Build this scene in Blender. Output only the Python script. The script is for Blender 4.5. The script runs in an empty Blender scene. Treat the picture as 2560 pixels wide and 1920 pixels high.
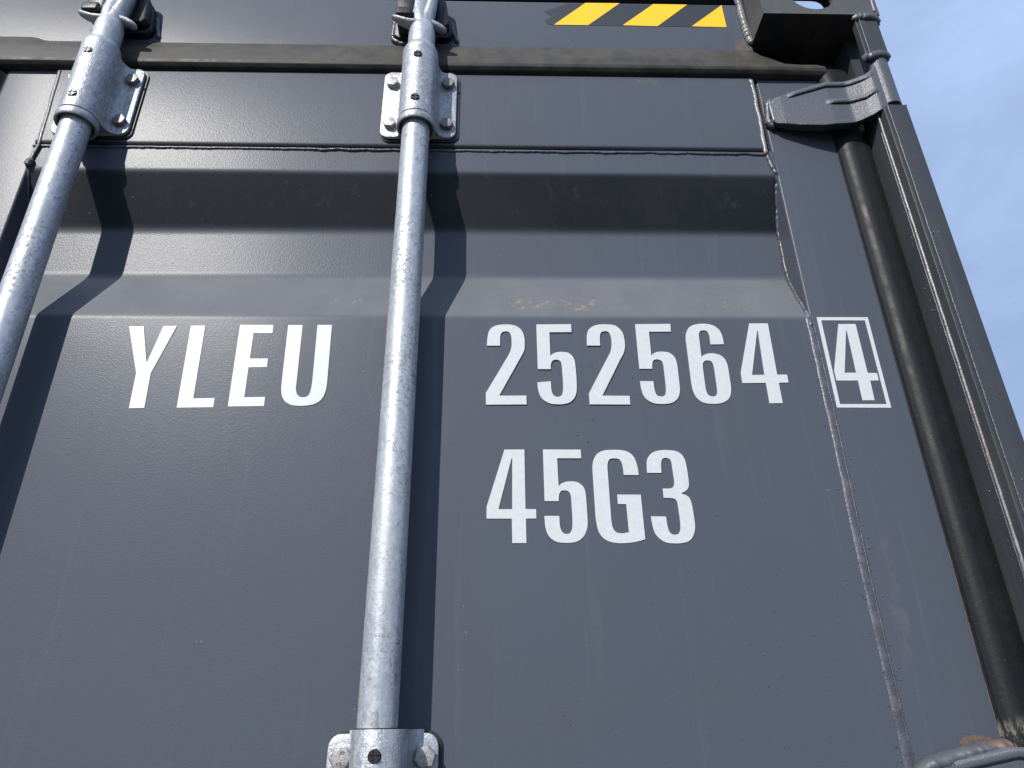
import bpy, bmesh, math, random
from mathutils import Vector, Matrix, noise
from mathutils.geometry import tessellate_polygon
R = math.radians
random.seed(7)
S = bpy.context.scene
COL = S.collection

# ------------------------------------------------------------------ camera
def look(pitch, yaw, roll):
    fw = Vector((math.sin(yaw)*math.cos(pitch), math.cos(yaw)*math.cos(pitch), math.sin(pitch)))
    rt = Vector((math.cos(yaw), -math.sin(yaw), 0)); up = rt.cross(fw)
    c, s = math.cos(roll), math.sin(roll)
    r2 = c*rt + s*up; u2 = -s*rt + c*up
    m = Matrix((r2, u2, -fw)).transposed()
    return m.to_4x4()
cam = bpy.data.cameras.new('camera'); camo = bpy.data.objects.new('camera', cam); COL.objects.link(camo)
camo.matrix_world = Matrix.Translation((0, -0.6928, 1.92)) @ look(R(25.99312), R(1.75358), R(-0.72194))
cam.sensor_width = 36; cam.sensor_fit = 'HORIZONTAL'; cam.lens = 24.961
cam.clip_start = 0.01; cam.clip_end = 3000
S.camera = camo

# ------------------------------------------------------------------ light
TO_SUN = Vector((-0.62, -1.0, 0.84)).normalized()
w = bpy.data.worlds.new('World'); S.world = w; w.use_nodes = True
nt = w.node_tree; nt.nodes.clear()
out = nt.nodes.new('ShaderNodeOutputWorld'); bg = nt.nodes.new('ShaderNodeBackground')
sky = nt.nodes.new('ShaderNodeTexSky'); sky.sky_type = 'NISHITA'; sky.sun_disc = False
sky.sun_elevation = math.asin(TO_SUN.z); sky.sun_rotation = math.atan2(TO_SUN.x, TO_SUN.y) % (2*math.pi)
sky.air_density = 1.0; sky.dust_density = 0.6; sky.ozone_density = 1.0
bg.inputs['Strength'].default_value = 0.06
# thin veils of high cloud over the whole sky
tc = nt.nodes.new('ShaderNodeTexCoord'); mp = nt.nodes.new('ShaderNodeMapping')
mp.inputs['Scale'].default_value = (1.0, 1.0, 2.2); mp.inputs['Rotation'].default_value = (0.3, 0.5, 0.4)
n1 = nt.nodes.new('ShaderNodeTexNoise'); n1.inputs['Scale'].default_value = 1.9; n1.inputs['Detail'].default_value = 6; n1.inputs['Roughness'].default_value = 0.55; n1.inputs['Distortion'].default_value = 0.5
cr = nt.nodes.new('ShaderNodeMapRange'); cr.inputs[1].default_value = 0.38; cr.inputs[2].default_value = 0.8; cr.inputs[3].default_value = 0.5; cr.inputs[4].default_value = 1.0
mx = nt.nodes.new('ShaderNodeMix'); mx.data_type = 'RGBA'; mx.inputs[7].default_value = (9.8, 13.1, 20.2, 1)
nt.links.new(tc.outputs['Generated'], mp.inputs[0]); nt.links.new(mp.outputs[0], n1.inputs['Vector'])
nt.links.new(n1.outputs['Fac'], cr.inputs[0]); nt.links.new(cr.outputs[0], mx.inputs[0])
nt.links.new(sky.outputs[0], mx.inputs[6]); nt.links.new(mx.outputs[2], bg.inputs['Color'])
nt.links.new(bg.outputs[0], out.inputs[0])
sun = bpy.data.lights.new('sun', 'SUN'); sun.energy = 5.0; sun.angle = R(0.5); sun.color = (1.0, 0.955, 0.89)
suno = bpy.data.objects.new('sun', sun); COL.objects.link(suno)
suno.rotation_euler = (-TO_SUN).to_track_quat('-Z', 'Y').to_euler(); suno.location = (-6, -9, 12)
S.view_settings.view_transform = 'Standard'; S.view_settings.look = 'None'
S.view_settings.gamma = 1; S.view_settings.use_curve_mapping = False
S.view_settings.exposure = 0.0
S.render.engine = 'CYCLES'

# ------------------------------------------------------------------ materials
class NT:
    def __init__(s, name):
        s.m = bpy.data.materials.new(name); s.m.use_nodes = True
        s.t = s.m.node_tree; s.b = s.t.nodes['Principled BSDF']
        g = s.t.nodes.new('ShaderNodeNewGeometry'); s.pos = g.outputs['Position']
    def n(s, typ, **k):
        nd = s.t.nodes.new(typ)
        for a, v in k.items(): setattr(nd, a, v)
        return nd
    def put(s, sock, v):
        if hasattr(v, 'is_output'): s.t.links.new(v, sock)
        else: sock.default_value = v
    def map(s, scale, off=(0, 0, 0)):
        m = s.n('ShaderNodeMapping'); s.t.links.new(s.pos, m.inputs[0])
        m.inputs['Scale'].default_value = scale; m.inputs['Location'].default_value = off
        return m.outputs[0]
    def noise(s, scale, detail=3, rough=0.5, vec=None, dist=0.0):
        nd = s.n('ShaderNodeTexNoise'); s.t.links.new(vec if vec is not None else s.pos, nd.inputs['Vector'])
        nd.inputs['Scale'].default_value = scale; nd.inputs['Detail'].default_value = detail
        nd.inputs['Roughness'].default_value = rough; nd.inputs['Distortion'].default_value = dist
        return nd.outputs['Fac']
    def voro(s, scale, vec=None, feat='F1', outp='Distance', rnd=1.0):
        nd = s.n('ShaderNodeTexVoronoi', feature=feat); s.t.links.new(vec if vec is not None else s.pos, nd.inputs['Vector'])
        nd.inputs['Scale'].default_value = scale; nd.inputs['Randomness'].default_value = rnd
        return nd.outputs[outp]
    def ramp(s, v, a, b, lo=0.0, hi=1.0, smooth=True):
        nd = s.n('ShaderNodeMapRange', interpolation_type='SMOOTHSTEP' if smooth else 'LINEAR'); s.put(nd.inputs[0], v)
        for i, x in enumerate((a, b, lo, hi)): nd.inputs[i+1].default_value = x
        return nd.outputs[0]
    def math(s, op, a, b=0.0):
        nd = s.n('ShaderNodeMath', operation=op); s.put(nd.inputs[0], a); s.put(nd.inputs[1], b)
        return nd.outputs[0]
    def mix(s, f, a, b):
        nd = s.n('ShaderNodeMix', data_type='RGBA'); s.put(nd.inputs[0], f)
        for i, v in ((6, a), (7, b)):
            s.put(nd.inputs[i], (*v, 1) if isinstance(v, tuple) and len(v) == 3 else v)
        return nd.outputs[2]
    def sep(s):
        nd = s.n('ShaderNodeSeparateXYZ'); s.t.links.new(s.pos, nd.inputs[0]); return nd.outputs
    def bump(s, h, strength=0.3, dist=0.001, prev=None):
        nd = s.n('ShaderNodeBump'); nd.inputs['Strength'].default_value = strength; nd.inputs['Distance'].default_value = dist
        s.put(nd.inputs['Height'], h)
        if prev is not None: s.t.links.new(prev, nd.inputs['Normal'])
        return nd.outputs[0]
    def box(s, x0, x1, z0, z1, fx, fz):
        """soft-edged patch of surface, for stains that have their own place"""
        X, Y, Zz = s.sep()
        a = s.math('MULTIPLY', s.ramp(X, x0-fx, x0+fx), s.ramp(X, x1+fx, x1-fx))
        b = s.math('MULTIPLY', s.ramp(Zz, z0-fz, z0+fz), s.ramp(Zz, z1+fz, z1-fz))
        return s.math('MULTIPLY', a, b)
    def done(s, col, rough, metal=0.0, normal=None, spec=0.5, coat=0.0):
        s.put(s.b.inputs['Base Color'], (*col, 1) if isinstance(col, tuple) else col)
        s.put(s.b.inputs['Roughness'], rough); s.put(s.b.inputs['Metallic'], metal)
        s.b.inputs['Specular IOR Level'].default_value = spec
        if coat: s.b.inputs['Coat Weight'].default_value = coat
        if normal is not None: s.t.links.new(normal, s.b.inputs['Normal'])
        return s.m

PAINT = (0.062, 0.073, 0.096)
RUST = (0.26, 0.105, 0.025)
def paint(name, base=PAINT, rough=0.66, peel=0.14, stains=(), streak=1.0, dust=0.0, coat=0.25, crough=0.30, spec=0.2):
    k = NT(name)
    # light and shade in the colour: down-facing darkened; up-facing lightened, plus chalk and dust
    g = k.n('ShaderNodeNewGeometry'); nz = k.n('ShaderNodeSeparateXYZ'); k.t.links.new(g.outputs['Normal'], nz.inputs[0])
    down_shade = k.ramp(nz.outputs[2], -0.06, -0.36); ledge = k.ramp(nz.outputs[2], 0.06, 0.36)
    base = k.mix(down_shade, base, tuple(c*k_ for c, k_ in zip(base, (0.155, 0.17, 0.20))))
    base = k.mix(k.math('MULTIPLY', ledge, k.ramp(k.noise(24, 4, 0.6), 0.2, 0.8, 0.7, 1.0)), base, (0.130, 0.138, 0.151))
    # grime: rain streaks run straight down the sheet
    st = k.noise(1.0, 5, 0.62, k.map((46, 46, 2.2)))
    st2 = k.noise(1.0, 4, 0.55, k.map((150, 150, 4.0), (3, 1, 2)))
    big = k.noise(5.5, 4, 0.55)
    f = k.math('MULTIPLY', k.ramp(st, 0.52, 0.74), k.ramp(st2, 0.4, 0.7)); f = k.math('MULTIPLY', k.math('MULTIPLY', f, 0.30*streak), k.math('SUBTRACT', 1.0, k.math('MULTIPLY', down_shade, 0.75)))
    col = k.mix(f, base, (0.12, 0.125, 0.13))
    col = k.mix(k.math('MULTIPLY', k.ramp(big, 0.4, 0.75), 0.16), col, (0.07, 0.073, 0.08))
    fs = k.noise(1.0, 4, 0.6, k.map((85, 85, 2.4), (9, 4, 5)), 0.9)
    col = k.mix(k.math('MULTIPLY', k.ramp(fs, 0.58, 0.76), 0.13*streak), col, (0.13, 0.145, 0.16))
    # dust nibs and tiny paint chips
    v = k.voro(55); ch = k.math('MULTIPLY', k.ramp(v, 0.065, 0.04), k.ramp(k.noise(21, 1), 0.60, 0.66))
    col = k.mix(k.math('MULTIPLY', ch, 0.3), col, (0.30, 0.30, 0.30))
    v2 = k.voro(38, k.map((1, 1, 1), (4.3, 1.2, 7.7))); dk = k.math('MULTIPLY', k.ramp(v2, 0.045, 0.025), k.ramp(k.noise(13, 1), 0.56, 0.62))
    col = k.mix(k.math('MULTIPLY', dk, 0.85), col, (0.015, 0.014, 0.013))
    if dust:
        d = k.ramp(k.noise(14, 5, 0.65), 0.35, 0.75)
        col = k.mix(k.math('MULTIPLY', d, dust), col, (0.13, 0.115, 0.085))
    for (x0, x1, z0, z1, fx, fz, sc, lo, hi, c, amt) in stains:
        m = k.box(x0, x1, z0, z1, fx, fz)
        sp = k.ramp(k.math('MULTIPLY', k.noise(sc, 4, 0.7), m), lo, hi)
        col = k.mix(k.math('MULTIPLY', sp, amt), col, c)
    rg = k.math('ADD', k.math('MULTIPLY', k.ramp(st, 0.4, 0.75), 0.035*streak), rough)
    rg = k.math('ADD', rg, k.math('MULTIPLY', k.math('SUBTRACT', big, 0.5), 0.12))
    o = k.math('ADD', k.noise(620, 2, 0.5), k.math('MULTIPLY', k.noise(1300, 1), 0.5))
    nib = k.math('MULTIPLY', k.ramp(k.voro(150), 0.14, 0.0), k.ramp(k.noise(30, 2), 0.5, 0.66))
    o = k.math('ADD', o, k.math('MULTIPLY', nib, 1.1))
    nr = k.bump(o, peel, 0.0012)
    k.t.links.new(nr, k.b.inputs['Coat Normal']); k.b.inputs['Coat Roughness'].default_value = crough
    return k.done(col, rg, 0.0, nr, spec, coat)

M = {}
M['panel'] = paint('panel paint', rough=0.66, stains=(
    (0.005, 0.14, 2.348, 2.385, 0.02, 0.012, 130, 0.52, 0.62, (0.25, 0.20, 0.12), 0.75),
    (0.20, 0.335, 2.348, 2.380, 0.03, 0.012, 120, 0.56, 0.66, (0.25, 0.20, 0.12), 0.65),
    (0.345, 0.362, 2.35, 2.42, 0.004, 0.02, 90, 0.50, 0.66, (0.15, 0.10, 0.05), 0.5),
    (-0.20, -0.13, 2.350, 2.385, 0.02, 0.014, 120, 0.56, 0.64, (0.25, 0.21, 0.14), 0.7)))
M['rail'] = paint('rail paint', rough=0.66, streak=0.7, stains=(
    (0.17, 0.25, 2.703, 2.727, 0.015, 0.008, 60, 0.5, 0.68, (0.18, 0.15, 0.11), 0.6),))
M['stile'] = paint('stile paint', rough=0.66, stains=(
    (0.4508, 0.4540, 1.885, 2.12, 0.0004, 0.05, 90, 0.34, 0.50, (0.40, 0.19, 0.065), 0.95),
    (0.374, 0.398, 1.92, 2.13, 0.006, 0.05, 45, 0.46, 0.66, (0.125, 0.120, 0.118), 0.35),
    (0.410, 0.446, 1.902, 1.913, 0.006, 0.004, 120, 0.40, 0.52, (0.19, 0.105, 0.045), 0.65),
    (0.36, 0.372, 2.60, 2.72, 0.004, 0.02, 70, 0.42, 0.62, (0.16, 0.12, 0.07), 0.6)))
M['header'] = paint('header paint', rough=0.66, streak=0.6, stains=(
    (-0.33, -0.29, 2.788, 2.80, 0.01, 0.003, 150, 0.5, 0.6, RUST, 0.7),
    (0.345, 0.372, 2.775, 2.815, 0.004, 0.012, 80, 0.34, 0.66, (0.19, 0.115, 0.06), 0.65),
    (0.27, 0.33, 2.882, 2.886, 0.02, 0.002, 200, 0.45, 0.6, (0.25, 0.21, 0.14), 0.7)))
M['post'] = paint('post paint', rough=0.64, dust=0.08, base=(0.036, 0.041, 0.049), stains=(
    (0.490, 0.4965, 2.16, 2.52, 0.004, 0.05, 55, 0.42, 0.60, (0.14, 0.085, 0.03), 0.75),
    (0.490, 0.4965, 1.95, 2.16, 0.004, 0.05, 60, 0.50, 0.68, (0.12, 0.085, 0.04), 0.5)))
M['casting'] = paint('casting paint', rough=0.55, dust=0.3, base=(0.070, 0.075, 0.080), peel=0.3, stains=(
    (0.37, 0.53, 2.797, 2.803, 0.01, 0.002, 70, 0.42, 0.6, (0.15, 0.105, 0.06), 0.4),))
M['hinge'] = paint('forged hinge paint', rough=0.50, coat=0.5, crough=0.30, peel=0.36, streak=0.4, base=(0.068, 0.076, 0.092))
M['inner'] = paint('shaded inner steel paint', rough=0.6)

def weld_mat(name, base, rough=0.30, rust=0.0):
    k = NT(name)
    n = k.noise(60, 4, 0.6)
    col = k.mix(k.ramp(n, 0.45, 0.7), base, tuple(min(1, c*1.5) for c in base))
    if rust: col = k.mix(k.math('MULTIPLY', k.ramp(k.noise(45, 4, 0.7), 0.52, 0.66), rust), col, RUST)
    nr = k.bump(k.noise(420, 3, 0.6), 0.5, 0.0008)
    return k.done(col, k.ramp(n, 0.3, 0.7, rough-0.06, rough+0.12), 0.0, nr, 0.7)
M['weld'] = weld_mat('painted weld bead', (0.055, 0.060, 0.072), 0.38)
k = NT('weld bead with a rust patch'); n = k.noise(60, 4, 0.6)
col = k.mix(k.ramp(n, 0.45, 0.7), (0.07, 0.077, 0.088), (0.11, 0.115, 0.125))
rs = k.ramp(k.math('MULTIPLY', k.noise(130, 4, 0.7), k.box(0.420, 0.448, 1.90, 1.93, 0.004, 0.004)), 0.40, 0.52)
M['weld_rust'] = k.done(k.mix(k.math('MULTIPLY', rs, 0.6), col, (0.17, 0.095, 0.045)), 0.5, 0, k.bump(k.noise(300, 3, 0.6), 0.3, 0.0008), 0.6)
M['weld_light'] = weld_mat('bright painted weld bead', (0.17, 0.175, 0.18), 0.28, 0.25)

def galv(name, spots=1.0, spangle=1.0, bumpy=0.22, dim=1.0, ham_amt=0.0):
    k = NT(name)
    X, Y, Zz = k.sep()
    big = k.noise(16, 4, 0.6, k.map((1, 1, 0.35)))
    ham = k.noise(230, 3, 0.6, dist=1.2)
    sp = k.voro(260, k.map((1, 1, 0.55)), outp='Color')
    bw = k.n('ShaderNodeRGBToBW'); k.t.links.new(sp, bw.inputs[0])
    fine = k.noise(330, 3, 0.7)
    a = k.math('ADD', k.math('MULTIPLY', bw.outputs[0], 0.55*spangle), k.math('MULTIPLY', fine, 0.6))
    col = k.mix(k.ramp(a, 0.15, 1.0), tuple(c*dim for c in (0.37, 0.40, 0.43)), tuple(c*dim for c in (0.65, 0.68, 0.715)))
    col = k.mix(k.math('MULTIPLY', k.ramp(big, 0.45, 0.7), 0.30), col, (0.42, 0.45, 0.46))
    # dark pits, gathered in patches
    pit = k.ramp(k.noise(300, 3, 0.65, dist=0.6), 0.53, 0.585)
    patch = k.ramp(k.noise(26, 3, 0.6, k.map((1, 1, 0.5))), 0.42, 0.60)
    p2 = k.ramp(k.noise(140, 4, 0.7, k.map((1, 1, 0.6)), 0.8), 0.61, 0.65)
    f = k.math('MAXIMUM', k.math('MULTIPLY', pit, k.math('ADD', k.math('MULTIPLY', patch, 0.85), 0.12)), k.math('MULTIPLY', p2, 0.9))
    f = k.math('MULTIPLY', f, 0.7*spots)
    col = k.mix(f, col, (0.13, 0.135, 0.13))
    rg = k.math('ADD', k.ramp(big, 0.3, 0.75, 0.36, 0.5), k.math('MULTIPLY', f, 0.25))
    mt = k.math('SUBTRACT', 0.42, k.math('MULTIPLY', f, 0.35))
    hh = k.math('ADD', k.math('ADD', fine, k.math('MULTIPLY', big, 1.5)), k.math('MULTIPLY', ham, ham_amt))
    nr = k.bump(hh, bumpy, 0.0010)
    return k.done(col, rg, mt, nr, 0.5)
M['rod'] = galv('galvanised rod steel', spangle=0.65, dim=0.93)
M['galv'] = galv('galvanised bracket steel', 0.75, 0.8, 0.42, 0.76, 1.6)
def plain(name, col, rough, metal=0.0, n=None, bump=0.0, var=0.3, spec=0.5):
    k = NT(name)
    c = k.mix(k.ramp(k.noise(n or 120, 4, 0.65), 0.35, 0.7), tuple(x*(1-var) for x in col), tuple(min(1, x*(1+var)) for x in col))
    nr = k.bump(k.noise((n or 120)*3, 3, 0.6), bump, 0.001) if bump else None
    return k.done(c, rough, metal, nr, spec)
M['bolt'] = plain('zinc bolt steel', (0.36, 0.35, 0.34), 0.45, 0.6, 160, 0.35)
M['bolt_dark'] = plain('shade-darkened bolt steel', (0.20, 0.19, 0.185), 0.5, 0.5, 160, 0.35)  # darker copy: the hood's shade put into the colour of the right-hand bolts
M['black'] = plain('black plastic screw', (0.018, 0.018, 0.019), 0.38, 0, 200, 0.1)
M['spacer'] = plain('black rubber spacer', (0.013, 0.013, 0.014), 0.5, 0, 200, 0.1)
M['keeper'] = plain('black painted forging', (0.014, 0.0155, 0.019), 0.40, 0, 130, 0.3, 0.3, 0.3)
M['white'] = plain('white vinyl lettering', (0.525, 0.55, 0.555), 0.42, 0, 200, 0.12, 0.035)
def vinyl(name, c):
    k = NT(name)
    col = k.mix(k.math('MULTIPLY', k.ramp(k.noise(70, 4, 0.6), 0.55, 0.75), 0.3), c, tuple(x*0.75 for x in c))
    sc = k.math('MULTIPLY', k.ramp(k.voro(60), 0.12, 0.05), k.ramp(k.noise(25, 1), 0.56, 0.62))
    col = k.mix(k.math('MULTIPLY', sc, 0.25), col, (0.25, 0.24, 0.22))
    return k.done(col, 0.40, 0, k.bump(k.noise(330, 2), 0.08, 0.001), 0.5)
M['yellow'] = vinyl('yellow reflective vinyl', (0.92, 0.52, 0.008))
M['tape'] = vinyl('charcoal vinyl', (0.030, 0.033, 0.037))
def rubber(name, base, dust, damt, rough, salt=False):
    k = NT(name)
    st = k.noise(1.0, 4, 0.6, k.map((30, 60, 6)))
    n = k.noise(35, 5, 0.68)
    g = k.n('ShaderNodeNewGeometry'); nz = k.n('ShaderNodeSeparateXYZ'); k.t.links.new(g.outputs['True Normal'], nz.inputs[0])
    up = k.ramp(nz.outputs[2], -0.2, 0.35)       # dust settles on what faces up
    f = k.math('MULTIPLY', k.math('ADD', k.math('MULTIPLY', k.ramp(n, 0.3, 0.72), 0.5), k.math('MULTIPLY', up, 0.6)), damt)
    col = k.mix(f, base, dust)
    col = k.mix(k.math('MULTIPLY', k.ramp(st, 0.6, 0.8), 0.25*damt), col, tuple(min(1, x*1.6) for x in dust))
    if salt:   # lime and rust left where water stands on the hinge
        m = k.math('MULTIPLY', k.box(0.45, 0.50, 1.895, 1.918, 0.002, 0.012), k.ramp(k.noise(1.0, 4, 0.7, k.map((170, 170, 60))), 0.45, 0.62))
        col = k.mix(k.math('MULTIPLY', m, 0.8), col, (0.30, 0.28, 0.21))
    sc = k.ramp(k.noise(420, 2, 0.7), 0.66, 0.72)
    col = k.mix(k.math('MULTIPLY', sc, 0.3), col, (0.10, 0.095, 0.085))
    return k.done(col, k.ramp(n, 0.3, 0.7, rough-0.06, rough+0.1), 0, k.bump(k.noise(260, 4, 0.65), 0.22, 0.001), 0.28)
M['gasket_top'] = rubber('dusty rubber', (0.014, 0.014, 0.0138), (0.082, 0.076, 0.064), 0.8, 0.55)
M['gasket_side'] = rubber('black rubber', (0.0075, 0.0082, 0.0096), (0.030, 0.031, 0.032), 0.10, 0.50, True)
k = NT('asphalt'); a = k.noise(3, 6, 0.6); b_ = k.noise(240, 3, 0.7)
M['ground'] = k.done(k.mix(k.ramp(b_, 0.35, 0.7), k.mix(a, (0.04, 0.04, 0.041), (0.06, 0.058, 0.055)), (0.095, 0.092, 0.088)), 0.9, 0, k.bump(b_, 0.6, 0.01))

# ------------------------------------------------------------------ mesh helpers (all lengths in millimetres)
BASE = Vector((-665, 6000, 0))
class MB:
    def __init__(s): s.v = []; s.f = []
    def add(s, vs, fs):
        o = len(s.v); s.v += [tuple(v) for v in vs]; s.f += [[i+o for i in f] for f in fs]; return s
    def box(s, x0, x1, y0, y1, z0, z1):
        return s.add([(x, y, z) for z in (z0, z1) for y in (y0, y1) for x in (x0, x1)],
                     [(0, 2, 3, 1), (4, 5, 7, 6), (0, 1, 5, 4), (2, 6, 7, 3), (0, 4, 6, 2), (1, 3, 7, 5)])
    def prism(s, loops, fn, d0, d1):
        """plate: outline (with holes) in 2-D, pushed from depth d0 to d1; fn(u,v,d) -> xyz"""
        flat = [p for l in loops for p in l]; n = len(flat)
        tri = tessellate_polygon([[Vector((u, v, 0)) for u, v in l] for l in loops])
        vs = [fn(u, v, d0) for u, v in flat] + [fn(u, v, d1) for u, v in flat]
        fs = [tuple(t) for t in tri] + [tuple(i+n for i in reversed(t)) for t in tri]
        o = 0
        for l in loops:
            m = len(l)
            for i in range(m):
                a, b = o+i, o+(i+1) % m
                fs.append((a, b, b+n, a+n))
            o += m
        return s.add(vs, fs)
    def grid(s, rows, closed=False, cap=False):
        m = len(rows[0]); vs = [p for r in rows for p in r]; fs = []
        for i in range(len(rows)-1):
            for j in range(m if closed else m-1):
                k = (j+1) % m
                fs.append((i*m+j, i*m+k, (i+1)*m+k, (i+1)*m+j))
        if cap:
            fs.append(tuple(reversed(range(m)))); fs.append(tuple(range((len(rows)-1)*m, len(rows)*m)))
        return s.add(vs, fs)
    def lathe(s, prof, x, y, seg=40, cap=True):
        return s.grid([[(x+r*math.cos(2*math.pi*i/seg), y+r*math.sin(2*math.pi*i/seg), z) for i in range(seg)] for r, z in prof], True, cap)
    def tube(s, pts, seg=14, cap=True):
        """pts: (x,y,z, ru, rv[, up]) ellipse swept along the path; ru sideways, rv along 'up'"""
        rows = []
        for i, p in enumerate(pts):
            a = Vector(pts[max(0, i-1)][:3]); b = Vector(pts[min(len(pts)-1, i+1)][:3])
            t = (b-a).normalized(); up = Vector(p[5]) if len(p) > 5 else Vector((0, -1, 0))
            u = t.cross(up).normalized(); v = u.cross(t)
            c = Vector(p[:3])
            rows.append([tuple(c + u*math.cos(2*math.pi*j/seg)*p[3] + v*math.sin(2*math.pi*j/seg)*p[4]) for j in range(seg)])
        return s.grid(rows, True, cap)
    def build(s, name, mat, parent=None, bevel=0, seg=2, ang=40, origin=None, sharp=38, jig=0):
        bm = bmesh.new()
        vs = [bm.verts.new(v) for v in s.v]
        for f in s.f:
            try: bm.faces.new([vs[i] for i in f])
            except ValueError: pass
        bmesh.ops.recalc_face_normals(bm, faces=bm.faces)
        if bevel:
            bmesh.ops.dissolve_limit(bm, angle_limit=R(1), verts=bm.verts, edges=bm.edges)
            es = [e for e in bm.edges if len(e.link_faces) == 2 and e.calc_face_angle(0) > R(ang)]
            bmesh.ops.bevel(bm, geom=es, offset=bevel, segments=seg, profile=0.5, affect='EDGES', clamp_overlap=True)
        if jig:
            for v in bm.verts: v.co += noise.noise_vector(v.co*0.06)*jig
        lo = [min(v.co[i] for v in bm.verts) for i in range(3)]; hi = [max(v.co[i] for v in bm.verts) for i in range(3)]
        org = Vector(origin) if origin else Vector([(a+b)/2 for a, b in zip(lo, hi)])
        for f in bm.faces: f.smooth = True
        for e in bm.edges: e.smooth = len(e.link_faces) < 2 or e.calc_face_angle(0) < R(sharp)
        for v in bm.verts: v.co = (v.co - org)*0.001
        me = bpy.data.meshes.new(name); bm.to_mesh(me); bm.free()
        me.materials.append(M[mat] if isinstance(mat, str) else mat)
        o = bpy.data.objects.new(name, me); COL.objects.link(o)
        o['_org'] = tuple(org)
        place(o, org, parent)
        return o
ORG = {}
def place(o, org, parent):
    ORG[o] = Vector(org)
    if parent:
        o.parent = parent; o.location = (Vector(org) - ORG[parent])*0.001
    else: o.location = Vector(org)*0.001
    if '_org' in o: del o['_org']
def copy_tree(o, d, parent):
    """copy a part with its sub-parts, moved by d millimetres"""
    c = o.copy(); COL.objects.link(c)
    place(c, ORG[o]+Vector(d), parent)
    for ch in list(o.children): copy_tree(ch, d, c)
    return c
XZ = lambda u, v, d: (u, d, v)
XY = lambda u, v, d: (u, v, d)
YZ = lambda u, v, d: (d, u, v)
def rrect(x0, x1, z0, z1, r, n=5):
    pts = []
    for cx, cz, a0 in ((x1-r, z1-r, 0), (x0+r, z1-r, 90), (x0+r, z0+r, 180), (x1-r, z0+r, 270)):
        for i in range(n+1):
            a = R(a0+90*i/n); pts.append((cx+r*math.cos(a), cz+r*math.sin(a)))
    return pts
def fillet(pts, rs, n=5):
    """round the inner corners of an open polyline"""
    o = [Vector(pts[0])]
    for i in range(1, len(pts)-1):
        p, a, b = Vector(pts[i]), Vector(pts[i-1]), Vector(pts[i+1])
        r = rs[i] if isinstance(rs, (list, tuple)) else rs
        u, v = (a-p).normalized(), (b-p).normalized()
        th = math.acos(max(-1, min(1, u.dot(v))))
        if r <= 0 or abs(math.pi-th) < 1e-3: o.append(p); continue
        t = min(r/math.tan(th/2), (a-p).length*0.48, (b-p).length*0.48)
        q0, q1 = p+u*t, p+v*t
        for k in range(n+1):
            s = k/n; o.append(q0*(1-s)**2 + p*2*s*(1-s) + q1*s*s)
    o.append(Vector(pts[-1])); return [tuple(p) for p in o]
def bead(path, ru, rv, up, name, mat, parent, step=1.6, ripple=0.16, seed=0, seg=10, wander=0.5, pitch=3.2, vary=1.0):
    """a run of weld: flattened rope with ripples, lumps and a wandering edge"""
    pts = [Vector(p) for p in path]; L = [0]
    for a, b in zip(pts, pts[1:]): L.append(L[-1]+(b-a).length)
    n = max(4, int(L[-1]/step)); rows = []; up = Vector(up).normalized()
    for i in range(n+1):
        s = L[-1]*i/n; k = 0
        while k < len(L)-2 and L[k+1] < s: k += 1
        f = (s-L[k])/max(1e-6, L[k+1]-L[k]); c = pts[k].lerp(pts[k+1], f)
        j = min(k+1, len(pts)-2) if f > 0.8 and k+2 < len(pts) else k
        t = ((pts[k+1]-pts[k]).normalized()*(1-max(0, f-0.8)*2.5) + (pts[j+1]-pts[j]).normalized()*max(0, f-0.8)*2.5).normalized()
        u = t.cross(up).normalized(); v = u.cross(t)
        nz = noise.noise(Vector((s*0.055+seed*17.3, seed*3.1, 0))); nz2 = noise.noise(Vector((s*0.21+seed*7.7, 5.2, seed)))
        rip = 1 + ripple*math.sin(2*math.pi*s/pitch + 3*nz)
        end = min(1, 0.35+min(s, L[-1]-s)/(ru*1.2))
        a, b = ru*(1+(0.28*nz+0.12*nz2)*vary)*end*(0.94+0.06*rip), rv*(1+0.25*nz2)*rip*end
        c = c + u*wander*(nz+0.6*nz2)*ru*0.35
        row = []
        for q in range(seg):
            th = 2*math.pi*q/seg
            # ripples are crescents: shift the ring along the run towards its sides
            lag = -abs(math.cos(th))*ru*0.35
            row.append(tuple(c + u*math.cos(th)*a + v*math.sin(th)*b + t*lag))
        rows.append(row)
    return MB().grid(rows, True, True).build(name, mat, parent, sharp=70)

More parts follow.
